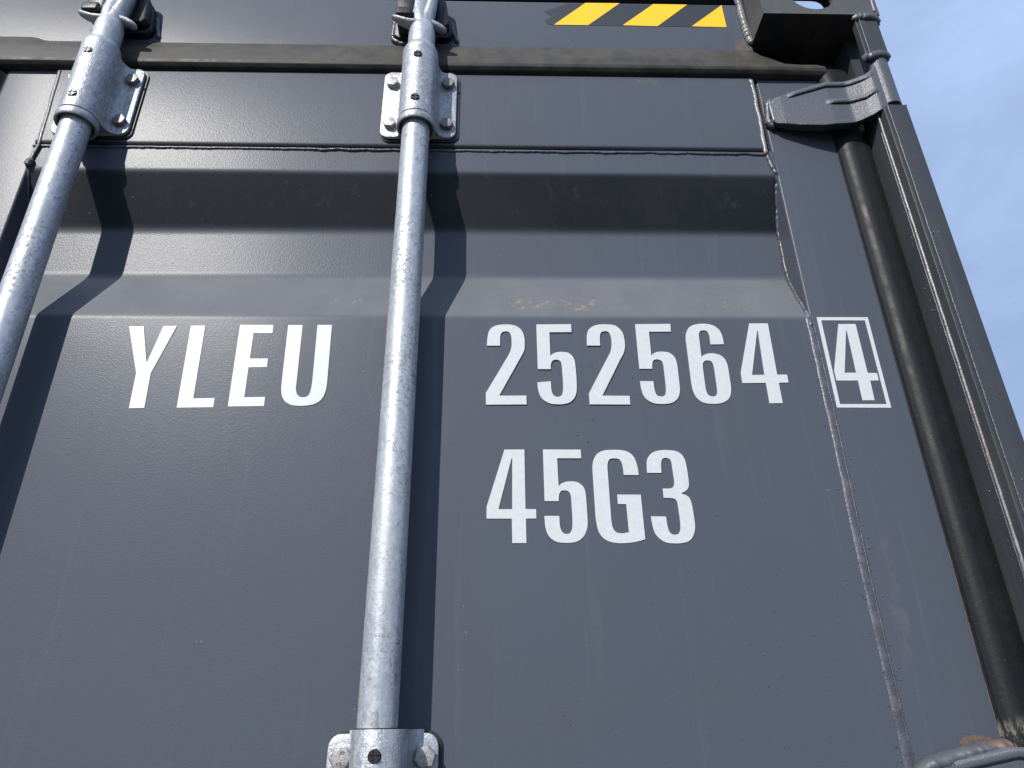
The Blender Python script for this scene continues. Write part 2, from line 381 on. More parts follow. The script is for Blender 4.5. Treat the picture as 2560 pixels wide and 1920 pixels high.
GLYPHS={
'Y':[[(-404,2328.6),(-388.1,2328.8),(-376.1,2285.1),(-375.4,2284.4),(-374.7,2284.9),(-366.4,2329.1),(-351.7,2329.5),(-368.2,2270.2),(-366.3,2229.2),(-382.3,2228.8),(-383.7,2270.5)]],
'L':[[(-336.3,2329.7),(-320.5,2329.9),(-317.4,2240.4),(-295.1,2240.8),(-294.7,2230.1),(-332.7,2229.5)]],
'E':[[(-282.2,2331),(-245.4,2331),(-244.9,2320.4),(-265.8,2320.4),(-265.1,2288.4),(-245.5,2288.3),(-245.1,2278),(-264.9,2277.6),(-264,2241.7),(-242.2,2242.1),(-241.8,2231.5),(-279.6,2231)]],
'U':[[(-228.8,2330.9),(-212.8,2330.9),(-210.9,2256),(-210.9,2254.3),(-210.8,2252.5),(-210.6,2250.8),(-210.1,2248.8),(-209.5,2246.8),(-208.7,2245.2),(-207.8,2244),(-206.6,2243),(-205.4,2242.2),(-204.5,2241.9),(-203.4,2241.7),(-202.4,2241.7),(-201.1,2241.7),(-199.7,2241.9),(-198.4,2242.4),(-197.3,2243.2),(-196.3,2244.4),(-195.6,2245.8),(-195,2248),(-194.7,2250.7),(-194.5,2253.4),(-194.3,2256.7),(-194.3,2260.4),(-194.3,2264.1),(-196.3,2331.2),(-180.2,2331.3),(-178.2,2257.4),(-178.3,2254.7),(-178.5,2252),(-178.8,2249.5),(-179.3,2246.9),(-180,2244.4),(-180.7,2242.2),(-181.5,2240.6),(-182.4,2239),(-183.5,2237.7),(-185,2236.3),(-186.8,2235.1),(-188.7,2234.1),(-190.8,2233.3),(-193.1,2232.7),(-195.5,2232.3),(-198.1,2231.9),(-200.8,2231.7),(-203.6,2231.7),(-206.6,2231.8),(-209.8,2232.1),(-212.4,2232.5),(-214.2,2233),(-215.8,2233.8),(-217.4,2234.8),(-218.9,2235.8),(-220.4,2236.9),(-221.7,2238.3),(-222.8,2240.1),(-223.9,2242.1),(-224.8,2244.2),(-225.5,2246.7),(-226,2249.3),(-226.4,2252.1),(-226.7,2255.7),(-226.8,2259.9),(-227,2264)]],
'2a':[[(-6.3,2305.1),(-6.1,2308.4),(-5.9,2311.8),(-5.6,2314.9),(-5.3,2317.5),(-5,2320.1),(-4.4,2322.4),(-3.6,2324.4),(-2.6,2326.3),(-1.3,2327.8),(0.4,2329.3),(2.5,2330.4),(4.7,2331.3),(7.9,2332),(11.7,2332.4),(15.3,2332.6),(18.4,2332.5),(21.4,2332.2),(24.1,2331.6),(26.4,2330.7),(28.5,2329.4),(30.3,2328),(31.8,2326.3),(33,2324.3),(34,2322.2),(34.8,2319.9),(35.3,2317.5),(35.7,2315),(36,2312.1),(36,2309),(36,2306.1),(35.8,2303.7),(35.6,2301.3),(35.1,2299.1),(34.4,2297),(33.5,2295.1),(32.5,2293.1),(31.4,2291),(30.2,2288.7),(29.1,2286.5),(7.2,2243.6),(36.5,2243.8),(36.6,2233.4),(-7,2233.1),(-7.1,2246.9),(17.8,2293.4),(18.5,2294.9),(19.1,2296.4),(19.7,2298),(20.3,2300),(20.8,2302.2),(21.2,2304.3),(21.3,2306.2),(21.4,2308.1),(21.4,2310),(21.3,2312.1),(21.3,2314.4),(21.1,2316.4),(20.8,2317.9),(20.4,2319.4),(19.9,2320.7),(19.3,2321.6),(18.6,2322.5),(17.8,2323.1),(16.8,2323.4),(15.7,2323.6),(14.6,2323.6),(13.5,2323.4),(12.3,2323.2),(11.2,2322.6),(10.3,2321.7),(9.5,2320.5),(9,2319.2),(8.7,2317.7),(8.5,2316),(8.5,2314.2),(8.4,2311.5),(8.4,2308.3),(8.4,2305.1)]],
'5a':[[(49.6,2332.7),(89,2333.2),(89.1,2322.9),(64,2322.6),(64.1,2292.2),(65,2293.1),(65.8,2294.1),(66.8,2295),(68.1,2295.7),(69.6,2296.4),(71.2,2296.9),(73.1,2297.2),(75.2,2297.3),(77.4,2297.4),(79.5,2297.3),(81.6,2297),(83.5,2296.5),(85.1,2295.7),(86.5,2294.6),(87.7,2293.2),(88.8,2291.6),(89.8,2289.7),(90.5,2287.7),(91,2285.3),(91.2,2282.7),(91.3,2280.1),(91.5,2276.5),(91.6,2272.5),(91.7,2268.4),(91.7,2263.7),(91.7,2259),(91.6,2255),(91.4,2252.2),(91.1,2249.5),(90.6,2247),(90,2244.9),(89.2,2242.9),(88.2,2241),(86.9,2239.3),(85.4,2237.7),(83.8,2236.4),(82,2235.4),(80.2,2234.7),(78.3,2234.3),(75.9,2233.8),(73.2,2233.5),(70.5,2233.5),(67.5,2233.6),(64.4,2233.9),(61.6,2234.6),(59.3,2235.6),(57.1,2236.9),(55.2,2238.4),(53.7,2239.9),(52.4,2241.7),(51.4,2243.6),(50.6,2245.9),(50,2248.4),(49.5,2250.9),(49.2,2253.7),(49,2256.7),(48.9,2259.6),(63.5,2261),(63.6,2258),(63.6,2255),(63.7,2252.3),(63.9,2250.1),(64.2,2248.1),(64.7,2246.3),(65.3,2245),(66.1,2243.9),(67,2243.1),(67.9,2242.6),(68.9,2242.4),(69.9,2242.3),(71.1,2242.4),(72.2,2242.5),(73.3,2243),(74.2,2243.8),(74.9,2244.8),(75.5,2246),(76,2247.6),(76.3,2249.6),(76.5,2251.6),(76.7,2253.8),(76.8,2256),(76.9,2258.3),(76.5,2276.6),(76.4,2278.5),(76.4,2280.4),(76.2,2282.1),(76,2283.4),(75.6,2284.6),(75,2285.6),(74.3,2286.3),(73.5,2286.9),(72.6,2287.3),(71.8,2287.6),(70.8,2287.7),(69.9,2287.6),(68.8,2287.5),(67.7,2287.2),(66.8,2286.7),(66,2285.9),(65.4,2284.9),(64.8,2283.8),(64.5,2282.6),(64.2,2281.3),(64.1,2280),(64,2278.7),(64,2277.3),(64.1,2275.9),(49.7,2275.9)]],
'2b':[[(105.6,2305.6),(105.7,2308.9),(105.8,2312.2),(106,2315.2),(106.2,2317.5),(106.5,2319.9),(107,2322.1),(107.8,2324.2),(108.8,2326.2),(110.2,2327.9),(112.2,2329.5),(114.6,2331),(117.1,2332),(120.3,2332.7),(124,2333.1),(127.6,2333.2),(131,2333.1),(134.4,2332.8),(137.3,2332.2),(139.3,2331.4),(141.1,2330.2),(142.7,2328.7),(144.3,2326.9),(145.6,2324.8),(146.7,2322.5),(147.4,2320.2),(147.8,2317.8),(148.1,2315.4),(148.3,2312.3),(148.4,2309.1),(148.3,2306.1),(148,2303.6),(147.5,2301.2),(147,2299),(146.4,2297.3),(145.8,2295.7),(145,2294.1),(144,2292.3),(142.9,2290.4),(141.8,2288.5),(118.7,2243.7),(148.3,2243.5),(148.1,2233.3),(104.4,2233.5),(104.3,2246.6),(128.8,2292.6),(129.5,2294),(130.3,2295.4),(131,2296.8),(131.6,2298.4),(132.1,2300.1),(132.6,2301.8),(132.9,2303.6),(133.2,2305.5),(133.4,2307.5),(133.5,2309.8),(133.6,2312.3),(133.5,2314.6),(133.3,2316.5),(133,2318.3),(132.6,2320),(132.1,2321.2),(131.5,2322.3),(130.7,2323.2),(129.7,2323.8),(128.5,2324.1),(127.3,2324.2),(126,2324.1),(124.6,2323.8),(123.4,2323.2),(122.6,2322.4),(121.9,2321.4),(121.3,2320.3),(121,2318.8),(120.7,2317),(120.6,2315.3),(120.5,2312.4),(120.5,2309),(120.4,2305.6)]],
'5b':[[(162.2,2333.4),(202.5,2334),(202.1,2323.8),(176.9,2323.6),(176.7,2292.9),(177.7,2293.9),(178.8,2295),(180,2295.9),(181.4,2296.7),(182.9,2297.3),(184.5,2297.7),(186.3,2297.9),(188.2,2298),(190.1,2298),(192.2,2297.8),(194.3,2297.6),(196.3,2297),(198,2296.1),(199.5,2294.9),(200.9,2293.5),(201.9,2292),(202.8,2290.4),(203.4,2288.6),(203.9,2286.3),(204.2,2283.6),(204.4,2281),(204.5,2277.5),(204.4,2273.7),(204.4,2270),(204.3,2263.6),(204.2,2257.3),(204,2252.4),(203.8,2250.3),(203.4,2248.3),(202.9,2246.4),(202.3,2244.4),(201.5,2242.5),(200.4,2240.7),(199,2239.1),(197.4,2237.6),(195.7,2236.4),(194.1,2235.6),(192.4,2235),(190.7,2234.6),(188.3,2234.2),(185.5,2233.9),(182.8,2233.8),(179.8,2233.9),(176.7,2234.2),(173.9,2234.8),(171.4,2235.8),(169.1,2237.2),(167.1,2238.7),(165.6,2240.4),(164.3,2242.3),(163.4,2244.3),(162.6,2246.8),(162.1,2249.5),(161.7,2252.3),(161.4,2255.2),(161.3,2258.2),(161.1,2261.2),(175.9,2261.2),(175.9,2258.4),(175.9,2255.5),(176,2253),(176.1,2251.2),(176.4,2249.3),(176.7,2247.7),(177.1,2246.3),(177.6,2245),(178.4,2244),(179.6,2243.3),(180.9,2242.9),(182.2,2242.7),(183.4,2242.7),(184.6,2242.9),(185.6,2243.4),(186.5,2244.1),(187.2,2245.2),(187.8,2246.3),(188.2,2248.1),(188.6,2250.2),(188.8,2252.4),(188.9,2255.1),(189,2258.1),(189,2261.1),(189,2280.9),(188.8,2282.4),(188.5,2283.8),(188.2,2285.1),(187.6,2286),(186.8,2286.7),(185.9,2287.3),(184.8,2287.8),(183.6,2288.2),(182.3,2288.3),(181.1,2288.1),(179.8,2287.8),(178.8,2287.2),(178,2286.3),(177.5,2285.2),(177.1,2284),(176.8,2282.8),(176.6,2281.5),(176.4,2280.2),(176.3,2279),(176.3,2277.7),(176.2,2276.4),(161.9,2276.4)]],
'6':[[(260.4,2307.7),(260.3,2310.1),(260.3,2312.6),(260.1,2315),(259.9,2317.5),(259.6,2320.1),(259,2322.5),(258.2,2324.8),(257.1,2326.9),(255.7,2328.7),(254,2330.3),(252.1,2331.7),(249.9,2332.7),(247.2,2333.6),(244.1,2334.1),(240.9,2334.4),(237.5,2334.3),(234,2333.9),(230.8,2333.2),(228.3,2332.3),(225.8,2331.2),(223.7,2329.7),(222.1,2327.9),(220.9,2325.7),(219.8,2323.5),(219,2321.4),(218.5,2319.2),(218.1,2317),(217.9,2314.5),(217.8,2311.8),(217.8,2309.1),(217.4,2259.8),(217.5,2256.6),(217.7,2253.4),(218,2250.4),(218.7,2247.4),(219.5,2244.6),(220.6,2242),(222,2240),(223.7,2238.2),(225.4,2236.8),(227.2,2235.8),(229.1,2235.1),(231.2,2234.6),(233.4,2234.2),(235.9,2234),(238.3,2234),(241.1,2234.1),(244.1,2234.4),(246.9,2234.9),(249.5,2235.8),(251.9,2237),(254.1,2238.4),(255.7,2239.9),(257.1,2241.8),(258.2,2243.7),(259,2245.8),(259.5,2248.1),(260,2250.4),(260.3,2252.6),(260.4,2254.9),(260.6,2257.1),(260.7,2275.5),(260.6,2278.1),(260.6,2280.6),(260.3,2283.1),(259.7,2285.6),(258.9,2288),(257.8,2290.1),(256.4,2291.8),(254.7,2293.2),(252.8,2294.3),(250.3,2295.2),(247.5,2295.8),(244.9,2296.1),(243,2296),(241,2295.7),(239.2,2295.2),(237.9,2294.8),(236.7,2294.2),(235.6,2293.6),(234.6,2293),(233.6,2292.3),(232.7,2291.7),(233.2,2316.3),(233.3,2317.9),(233.4,2319.6),(233.6,2321),(234,2322.2),(234.5,2323.4),(235.1,2324.3),(236,2324.9),(237.1,2325.3),(238.1,2325.6),(239,2325.7),(239.9,2325.7),(240.7,2325.5),(241.7,2325.2),(242.8,2324.7),(243.6,2324),(244.3,2322.6),(244.9,2320.9),(245.2,2319.2),(245.4,2317.8),(245.3,2316.4),(245.3,2314.9),(245.2,2307.4)],[(232.5,2277.6),(232.6,2279),(232.8,2280.4),(232.9,2281.7),(233.2,2282.8),(233.6,2283.9),(234.1,2284.8),(234.7,2285.6),(235.4,2286.2),(236.2,2286.6),(237.4,2286.9),(238.7,2287),(240,2286.9),(241,2286.7),(242.1,2286.4),(242.9,2285.8),(243.6,2284.8),(244.2,2283.7),(244.6,2282.4),(244.9,2280.7),(245,2278.8),(245.1,2276.9),(244.8,2252.4),(244.7,2250.8),(244.6,2249.1),(244.3,2247.7),(244.1,2246.6),(243.7,2245.6),(243.1,2244.7),(242.5,2244),(241.6,2243.4),(240.8,2243),(239.9,2242.8),(238.9,2242.7),(238,2242.8),(237,2243),(236,2243.3),(235.1,2243.8),(234.3,2244.7),(233.6,2245.8),(233.1,2247),(232.8,2248.7),(232.5,2250.5),(232.3,2252.4)]],
'4a':[[(293.4,2334.9),(314.9,2335.1),(314.1,2269.4),(325.1,2269.4),(325,2259.7),(314.1,2259.4),(314.1,2234.9),(299.7,2234.7),(299.8,2259.3),(273.7,2259),(274,2272.1)],[(300.9,2325.2),(301.8,2325.2),(299.9,2269.1),(286,2269)]],
'box':[[(373.3,2343.8),(433,2343.9),(432.2,2229.5),(372.7,2229.8)],[(377.8,2339.6),(428.9,2339.6),(428.2,2233.8),(376.8,2233.9)]],
'4b':[[(396.7,2334.7),(416.7,2334.8),(416.1,2271.9),(426.5,2271.7),(426.4,2262.5),(416.7,2262.4),(416,2238.5),(402.7,2238.4),(403,2262.4),(379.1,2262.4),(379,2274.3)],[(403.6,2325.5),(404.6,2325.5),(403.2,2272.1),(390.2,2272)]],
'4c':[[(12.5,2181.9),(33.2,2181.9),(33.1,2118.6),(43.7,2118.4),(43.7,2108.9),(33.3,2108.9),(33.3,2084.5),(19.5,2084.5),(19.3,2108.9),(-5.8,2109),(-5.8,2121)],[(19.8,2172.5),(20.5,2172.5),(19.8,2118.5),(6,2118.5)]],
'5c':[[(52.5,2181.9),(91.9,2181.7),(91.9,2172.2),(66.9,2172.3),(67.2,2142.5),(68,2143.2),(68.8,2144),(69.7,2144.6),(71,2145.4),(72.6,2146.1),(74.2,2146.7),(76.1,2147.1),(78.1,2147.2),(80,2147.2),(82.2,2147.2),(84.4,2146.9),(86.4,2146.4),(88.2,2145.5),(89.9,2144.3),(91.3,2142.9),(92.5,2141.3),(93.3,2139.5),(93.9,2137.6),(94.3,2135.4),(94.4,2133),(94.5,2130.7),(94.6,2127.3),(94.6,2123.5),(94.7,2119.6),(94.7,2114.7),(94.7,2109.7),(94.7,2105.6),(94.5,2103.2),(94.3,2100.9),(93.8,2098.6),(93,2096.3),(91.9,2093.9),(90.7,2091.8),(89.2,2090),(87.5,2088.4),(85.8,2087.1),(84.2,2086.3),(82.5,2085.6),(80.8,2085.1),(78.5,2084.7),(75.9,2084.5),(73.3,2084.4),(70.3,2084.5),(67,2084.7),(64.1,2085.2),(61.8,2086.1),(59.6,2087.4),(57.8,2088.8),(56.4,2090.3),(55.2,2092),(54.2,2093.8),(53.4,2096.1),(52.8,2098.7),(52.3,2101.4),(52.1,2104.5),(51.9,2108),(51.8,2111.5),(66.7,2111.4),(66.7,2108.6),(66.7,2105.7),(66.8,2103.2),(67,2101.2),(67.3,2099.2),(67.7,2097.5),(68.3,2096.2),(69.2,2095),(70.1,2094.1),(71,2093.6),(72,2093.3),(73.1,2093.2),(74.2,2093.3),(75.3,2093.5),(76.3,2094),(77.2,2094.9),(78,2096.1),(78.6,2097.5),(79,2099.2),(79.3,2101.1),(79.5,2103.1),(79.6,2105.7),(79.7,2108.5),(79.7,2111.4),(79.4,2130.7),(79.1,2132.1),(78.9,2133.5),(78.5,2134.7),(77.9,2135.7),(77.2,2136.5),(76.4,2137.2),(75.2,2137.6),(73.9,2137.8),(72.6,2137.8),(71.4,2137.8),(70.3,2137.5),(69.4,2137),(68.6,2136),(67.9,2134.7),(67.4,2133.4),(67.2,2132.3),(67,2131.2),(66.9,2130.1),(66.9,2129),(66.8,2127.8),(66.8,2126.6),(52.5,2126.7)]],
'G':[[(150.1,2153.8),(150,2156.5),(149.9,2159.2),(149.7,2161.9),(149.3,2164.6),(148.8,2167.4),(148.1,2170.1),(147.2,2172.4),(146,2174.7),(144.4,2176.6),(142.4,2178.2),(140.1,2179.5),(137.5,2180.5),(133.9,2181.1),(129.8,2181.4),(125.8,2181.5),(122.1,2181.4),(118.5,2181.1),(115.2,2180.5),(112.8,2179.6),(110.4,2178.2),(108.4,2176.7),(106.9,2174.9),(105.8,2172.9),(104.8,2170.8),(104.1,2168.8),(103.6,2166.8),(103.3,2164.7),(103,2162.5),(102.9,2160.2),(102.8,2157.9),(102.9,2111.3),(103,2108.7),(103.2,2106.2),(103.5,2103.6),(103.8,2101.1),(104.2,2098.5),(104.8,2096.1),(105.8,2093.8),(107,2091.7),(108.5,2089.8),(110.2,2088.2),(112.2,2086.8),(114.4,2085.8),(117,2084.9),(119.9,2084.3),(122.9,2083.9),(126,2083.8),(129.1,2083.8),(132.2,2084),(135.1,2084.2),(138,2084.6),(141,2085.1),(144.1,2085.8),(147.4,2086.7),(150.6,2087.6),(150.3,2133),(126.4,2133.2),(126.3,2123.4),(134.7,2123.2),(135.1,2094.8),(134,2094.5),(132.9,2094.3),(131.8,2094.1),(130.6,2093.8),(129.3,2093.6),(128,2093.6),(126.4,2093.7),(124.6,2094),(123.1,2094.4),(122.1,2095.1),(121.2,2095.9),(120.5,2096.9),(119.8,2098.2),(119.3,2099.6),(118.9,2101),(118.7,2103),(118.5,2105.2),(118.4,2107.4),(118.4,2160.6),(118.5,2162.2),(118.6,2163.8),(118.7,2165.3),(119.1,2166.8),(119.5,2168.2),(120,2169.4),(120.7,2170.3),(121.5,2171.1),(122.5,2171.6),(123.5,2171.9),(124.6,2172),(125.7,2172),(127.2,2172),(128.9,2171.9),(130.3,2171.5),(131.4,2170.8),(132.3,2169.8),(133,2168.7),(133.6,2167.3),(134,2165.6),(134.2,2163.9),(134.4,2162.6),(134.5,2161.2),(134.6,2159.9),(134.8,2154)]],
'3':[[(159,2156.1),(159.1,2159),(159.2,2161.9),(159.4,2164.6),(159.6,2166.9),(160,2169.2),(160.7,2171.4),(161.8,2173.4),(163.2,2175.3),(164.8,2176.9),(166.7,2178.2),(168.8,2179.3),(171,2180),(174.1,2180.6),(177.6,2181),(181,2181.1),(184.4,2180.9),(187.8,2180.6),(190.8,2180),(192.8,2179.3),(194.7,2178.2),(196.3,2176.9),(197.6,2175.2),(198.6,2173.3),(199.3,2171.3),(199.9,2169.1),(200.2,2166.8),(200.5,2164.5),(200.7,2161.5),(200.8,2158.2),(200.9,2154.9),(200.9,2151.1),(200.9,2147.3),(200.8,2144.2),(200.6,2142.8),(200.2,2141.5),(199.7,2140.2),(198.9,2139),(198,2137.8),(196.8,2136.9),(195.1,2136),(193.1,2135.1),(191.1,2134.3),(192.6,2133.8),(194.2,2133.2),(195.7,2132.6),(197,2131.9),(198.2,2131),(199.2,2130),(199.9,2128.5),(200.5,2126.8),(200.8,2125.1),(201.1,2123.2),(201.3,2121.2),(201.4,2119.2),(201.6,2113.9),(201.8,2107.3),(201.8,2101.9),(201.6,2099.8),(201.3,2097.7),(200.7,2095.6),(199.8,2093.2),(198.6,2090.8),(197.3,2088.7),(195.9,2087.2),(194.3,2086),(192.5,2085),(190.3,2084.3),(187.9,2083.8),(185.5,2083.5),(183.2,2083.3),(180.9,2083.3),(178.6,2083.4),(176.2,2083.5),(173.6,2083.7),(171.3,2084.2),(169.2,2085.1),(167.2,2086.3),(165.4,2087.7),(163.7,2089.3),(162.2,2091.2),(161,2093.3),(160.1,2096),(159.5,2099.1),(159.1,2102.1),(158.8,2104.9),(158.6,2107.8),(158.5,2110.7),(173.6,2110.3),(173.7,2107.5),(173.8,2104.7),(173.9,2102),(174.2,2099.8),(174.5,2097.6),(175,2095.7),(175.7,2094.5),(176.5,2093.4),(177.5,2092.6),(178.5,2092.2),(179.7,2092),(180.9,2092),(182,2092.1),(183.1,2092.3),(184.1,2092.9),(185,2093.8),(185.8,2095),(186.3,2096.3),(186.8,2098),(187,2100),(187.1,2102),(187.2,2104.4),(187.2,2107),(187.3,2109.6),(187.1,2114.2),(187,2118.9),(186.8,2122.5),(186.8,2123.8),(186.6,2125),(186.3,2126.1),(185.8,2127.1),(185.2,2127.9),(184.3,2128.6),(183.2,2129),(181.9,2129.2),(180.6,2129.4),(178.5,2129.5),(175.9,2129.6),(173.4,2129.7),(173.3,2139.4),(175.8,2139.4),(178.3,2139.3),(180.4,2139.4),(181.6,2139.6),(182.8,2140),(183.8,2140.6),(184.5,2141.4),(185.1,2142.5),(185.5,2143.6),(185.8,2144.8),(185.9,2146.2),(186,2147.6),(185.5,2165.2),(185.4,2166.6),(185.3,2168),(185,2169.3),(184.5,2170.2),(183.8,2171.1),(183,2171.7),(182,2172.1),(180.9,2172.4),(179.8,2172.5),(178.7,2172.4),(177.6,2172.2),(176.7,2171.7),(176,2170.9),(175.4,2169.8),(175,2168.6),(174.6,2167.3),(174.3,2165.9),(174.2,2164.5),(174,2162),(173.9,2159.1),(173.8,2156.1)]],
}
TAPE={
'tape':[(80.1,2835.2),(75.2,2843.1),(83.4,2852.4),(88.2,2852.1),(74.9,2863.5),(105.2,2879.7),(109.5,2882.3),(339.8,2883.5),(339.8,2835.4)],
's1':[(88.3,2835.2),(136.7,2883.8),(187.4,2884.2),(138,2835.5)],
's2':[(188.3,2836.3),(237.2,2883.4),(287.8,2883.4),(238.9,2835.4)],
's3':[(288.9,2836.1),(339.3,2883.5),(339.8,2835.4)],
}

# ------------------------------------------------------------------ setting
mb = MB().grid([[(x*1000, y*1000, 0) for x in (-900, -60, -8, 8, 60, 900)] for y in (-900, -60, -8, 8, 60, 900)])
g = mb.build('ground', 'ground'); g['kind'] = 'structure'

# ------------------------------------------------------------------ the container
C = bpy.data.objects.new('shipping_container', None); COL.objects.link(C)
C.location = BASE*0.001; ORG[C] = BASE; C.empty_display_size = 0.5
C['label'] = 'dark grey steel shipping container with white code lettering on its door and galvanised locking rods'
C['category'] = 'shipping container'

CX, X0, X1 = -665, -665-1195, 528            # centre line, left and right flanks
# --- door panel: one pressed sheet with a trough across it
D = 35
def trough_profile():
    p = [(6, 120), (0, 140), (0, 700), (D, 772), (D, 842), (0, 917), (0, 2344.2), (D, 2419.5), (D-1, 2489.5), (0.8, 2556.2), (-0.8, 2596)]
    return fillet(p, [0, 0, 14, 14, 14, 14, 26, 38, 38, 24, 0], 9)
def panel(x0, x1):
    pr = []
    q = trough_profile()
    for a, b in zip(q, q[1:]):
        n = max(1, int((b[1]-a[1])/45))
        for i in range(n): pr.append((a[0]+(b[0]-a[0])*i/n, a[1]+(b[1]-a[1])*i/n))
    pr.append(q[-1])
    rows = []
    for y, z in pr:
        row = []
        for i in range(49):
            x = x0+(x1-x0)*i/48
            e = min(1, i/5, (48-i)/5)
            wv = noise.noise(Vector((x*0.006, z*0.0045, 3.3)))*0.9*e
            row.append((x, y+wv, z))
        rows.append(row)
    return MB().grid(rows)
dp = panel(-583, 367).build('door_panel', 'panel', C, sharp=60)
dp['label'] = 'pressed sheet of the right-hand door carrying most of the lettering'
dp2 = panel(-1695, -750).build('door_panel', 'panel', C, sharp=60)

def door_rail(x0, x1, zb, zt):
    pr = [(50, zb), (-4, zb), (-4, zt), (50, zt)]
    pr = fillet(pr, [0, 8, 4, 0], 6)
    return MB().grid([[(x, y, z) for y, z in pr] for x in (x0, x1)], False)
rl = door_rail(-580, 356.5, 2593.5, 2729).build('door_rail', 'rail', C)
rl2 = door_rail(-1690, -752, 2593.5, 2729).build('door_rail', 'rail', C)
def stile(x0, x1, zt=2729, rl_=5, rr=3):
    lo = fillet([(x0, 50), (x0, 0), (x1, 0), (x1, 50)], [0, rl_, rr, 0], 5)
    return MB().grid([[(x, y, z) for x, y in lo] for z in (110, 600, 1200, 1800, 2000, 2200, 2400, 2600, zt)])
sR = stile(365.5, 453.5, rl_=3.2).build('door_stile', 'stile', C)
sR['label'] = 'right door post with the boxed check digit'
sL = stile(-655, -580).build('door_stile', 'stile', C)
stile(-752, -676).build('door_stile', 'stile', C); stile(-1780, -1690).build('door_stile', 'stile', C)
# weld runs round the panel
U = (0, -1, 0)
bead([(-583, -1, 2593), (-150, -1, 2591.6), (356, -1, 2590.8)], 1.9, 1.9, U, 'weld_bead', 'weld', rl, ripple=0.04, seed=1, wander=1.6, pitch=5)
bead([(357.5, -2.5, 2726), (356.6, -2.5, 2650), (355.6, -2.5, 2589)], 3.0, 2.6, U, 'weld_bead', 'weld_light', rl, ripple=0.13, seed=2, wander=1.1)
bead([(357.0, -0.5, 2590), (361.5, -0.6, 2570), (364, 0, 2560), (365.5, 6, 2549), (366.5, 22, 2516), (366.5, 32, 2489), (366.2, 32, 2420), (365.4, 20, 2389), (365, 3, 2350), (364.6, -0.4, 2330)], 2.8, 2.4, U, 'weld_bead', 'weld', sR, ripple=0.12, seed=3, wander=0.9)
bead([(364.6, -0.2, 2344), (364.4, -0.2, 2200), (362.6, -0.2, 2050), (363.5, -0.2, 1880), (363.5, -0.2, 1700)], 4.2, 1.0, U, 'weld_bead', 'weld', sR, ripple=0.10, seed=4, wander=0.10, pitch=2.6, vary=0.3)
bead([(368.6, -0.1, 2344), (368.6, -0.1, 2200), (367.2, -0.1, 2050), (368.2, -0.1, 1700)], 1.1, 0.8, U, 'weld_bead', 'weld', sR, ripple=0.3, seed=5, wander=0.3, seg=8)
bead([(-582, -3.4, 2726), (-574.5, -3.4, 2596), (-580, -1, 2563), (-580, 4, 2549), (-581, 22, 2516), (-581, 32, 2489)], 2.6, 1.9, U, 'weld_bead', 'weld', sL, ripple=0.10, seed=6, wander=1.0)
bead([(-582, 30, 2420), (-581, 3, 2350), (-580, -0.2, 2330), (-580, -0.2, 1800)], 4, 1.5, U, 'weld_bead', 'weld', sL, step=3, ripple=0.15, seed=7)
# spatter: little drops of weld metal frozen on the paint beside the seams
sp = MB(); random.seed(11)
def drop(mb, x, y, z, r):
    mb.lathe([(0.15*r, z-r), (0.8*r, z-0.6*r), (r, z), (0.8*r, z+0.6*r), (0.15*r, z+r)], x, y, 7)
for i in range(80):
    z = random.uniform(1870, 2330); x = 364+random.choice((-1, 1))*random.uniform(4.5, 11)
    drop(sp, x, -0.2, z, random.uniform(0.35, 0.9))
for i in range(160):
    drop(sp, random.uniform(60, 360), -0.15, 1870+460*random.random()**1.6, random.uniform(0.25, 0.6))
for i in range(25):
    drop(sp, 362+random.uniform(-9, 9), -3.6, random.uniform(2595, 2720), random.uniform(0.4, 0.8))
bead([(-577.5, -3, 2570), (-579, -2, 2564), (-580.5, -1, 2556)], 5, 4, U, 'weld_bead', 'weld', sL, seed=8, ripple=0.1, step=0.8)
o = sp.build('weld_spatter', 'weld', sR); o['kind'] = 'stuff'

# --- code lettering: thin white vinyl on the sheet
CHAR = (('Y', 'letter'), ('L', 'letter'), ('E', 'letter'), ('U', 'letter'), ('2a', 'digit'), ('5a', 'digit'), ('2b', 'digit'), ('5b', 'digit'),
        ('6', 'digit'), ('4a', 'digit'), ('4c', 'digit'), ('5c', 'digit'), ('G', 'letter'), ('3', 'digit'))
for key, nm in CHAR:
    o = MB().prism(GLYPHS[key], XZ, 0.8, -0.75).build(nm, 'white', dp)
    o['label'] = 'white vinyl %s %s' % (nm, key[0])
o = MB().prism(GLYPHS['4b'], XZ, 0.3, -0.45).build('digit', 'white', sR); o['label'] = 'white vinyl digit 4 inside the box'
o = MB().prism(GLYPHS['box'], XZ, 0.3, -0.45).build('digit_frame', 'white', sR); o['label'] = 'white outlined box round the last digit'

# --- header above the doors
hd = MB()
hp = fillet([(60, 2745), (0, 2745), (0, 2885), (30, 2889)], [0, 3, 2.5, 0], 4)
hd.grid([[(x, y, z) for y, z in hp] for x in (X0+158, -700, 0, 371)])
hd.box(X0+158, 371, 28, 34, 2888.8, 2904); hd.box(X0+158, 371, 2, 60, 2904.2, 2912)
hdr = hd.build('header', 'header', C)
tp = MB().prism([TAPE['tape']], XZ, 0.2, -0.35).build('hazard_tape', 'tape', C)
tp['label'] = 'yellow and charcoal hazard tape torn at its left end'
for kx in ('s1', 's2', 's3'):
    MB().prism([TAPE[kx]], XZ, -0.2, -0.6).build('yellow_stripe', 'yellow', tp)

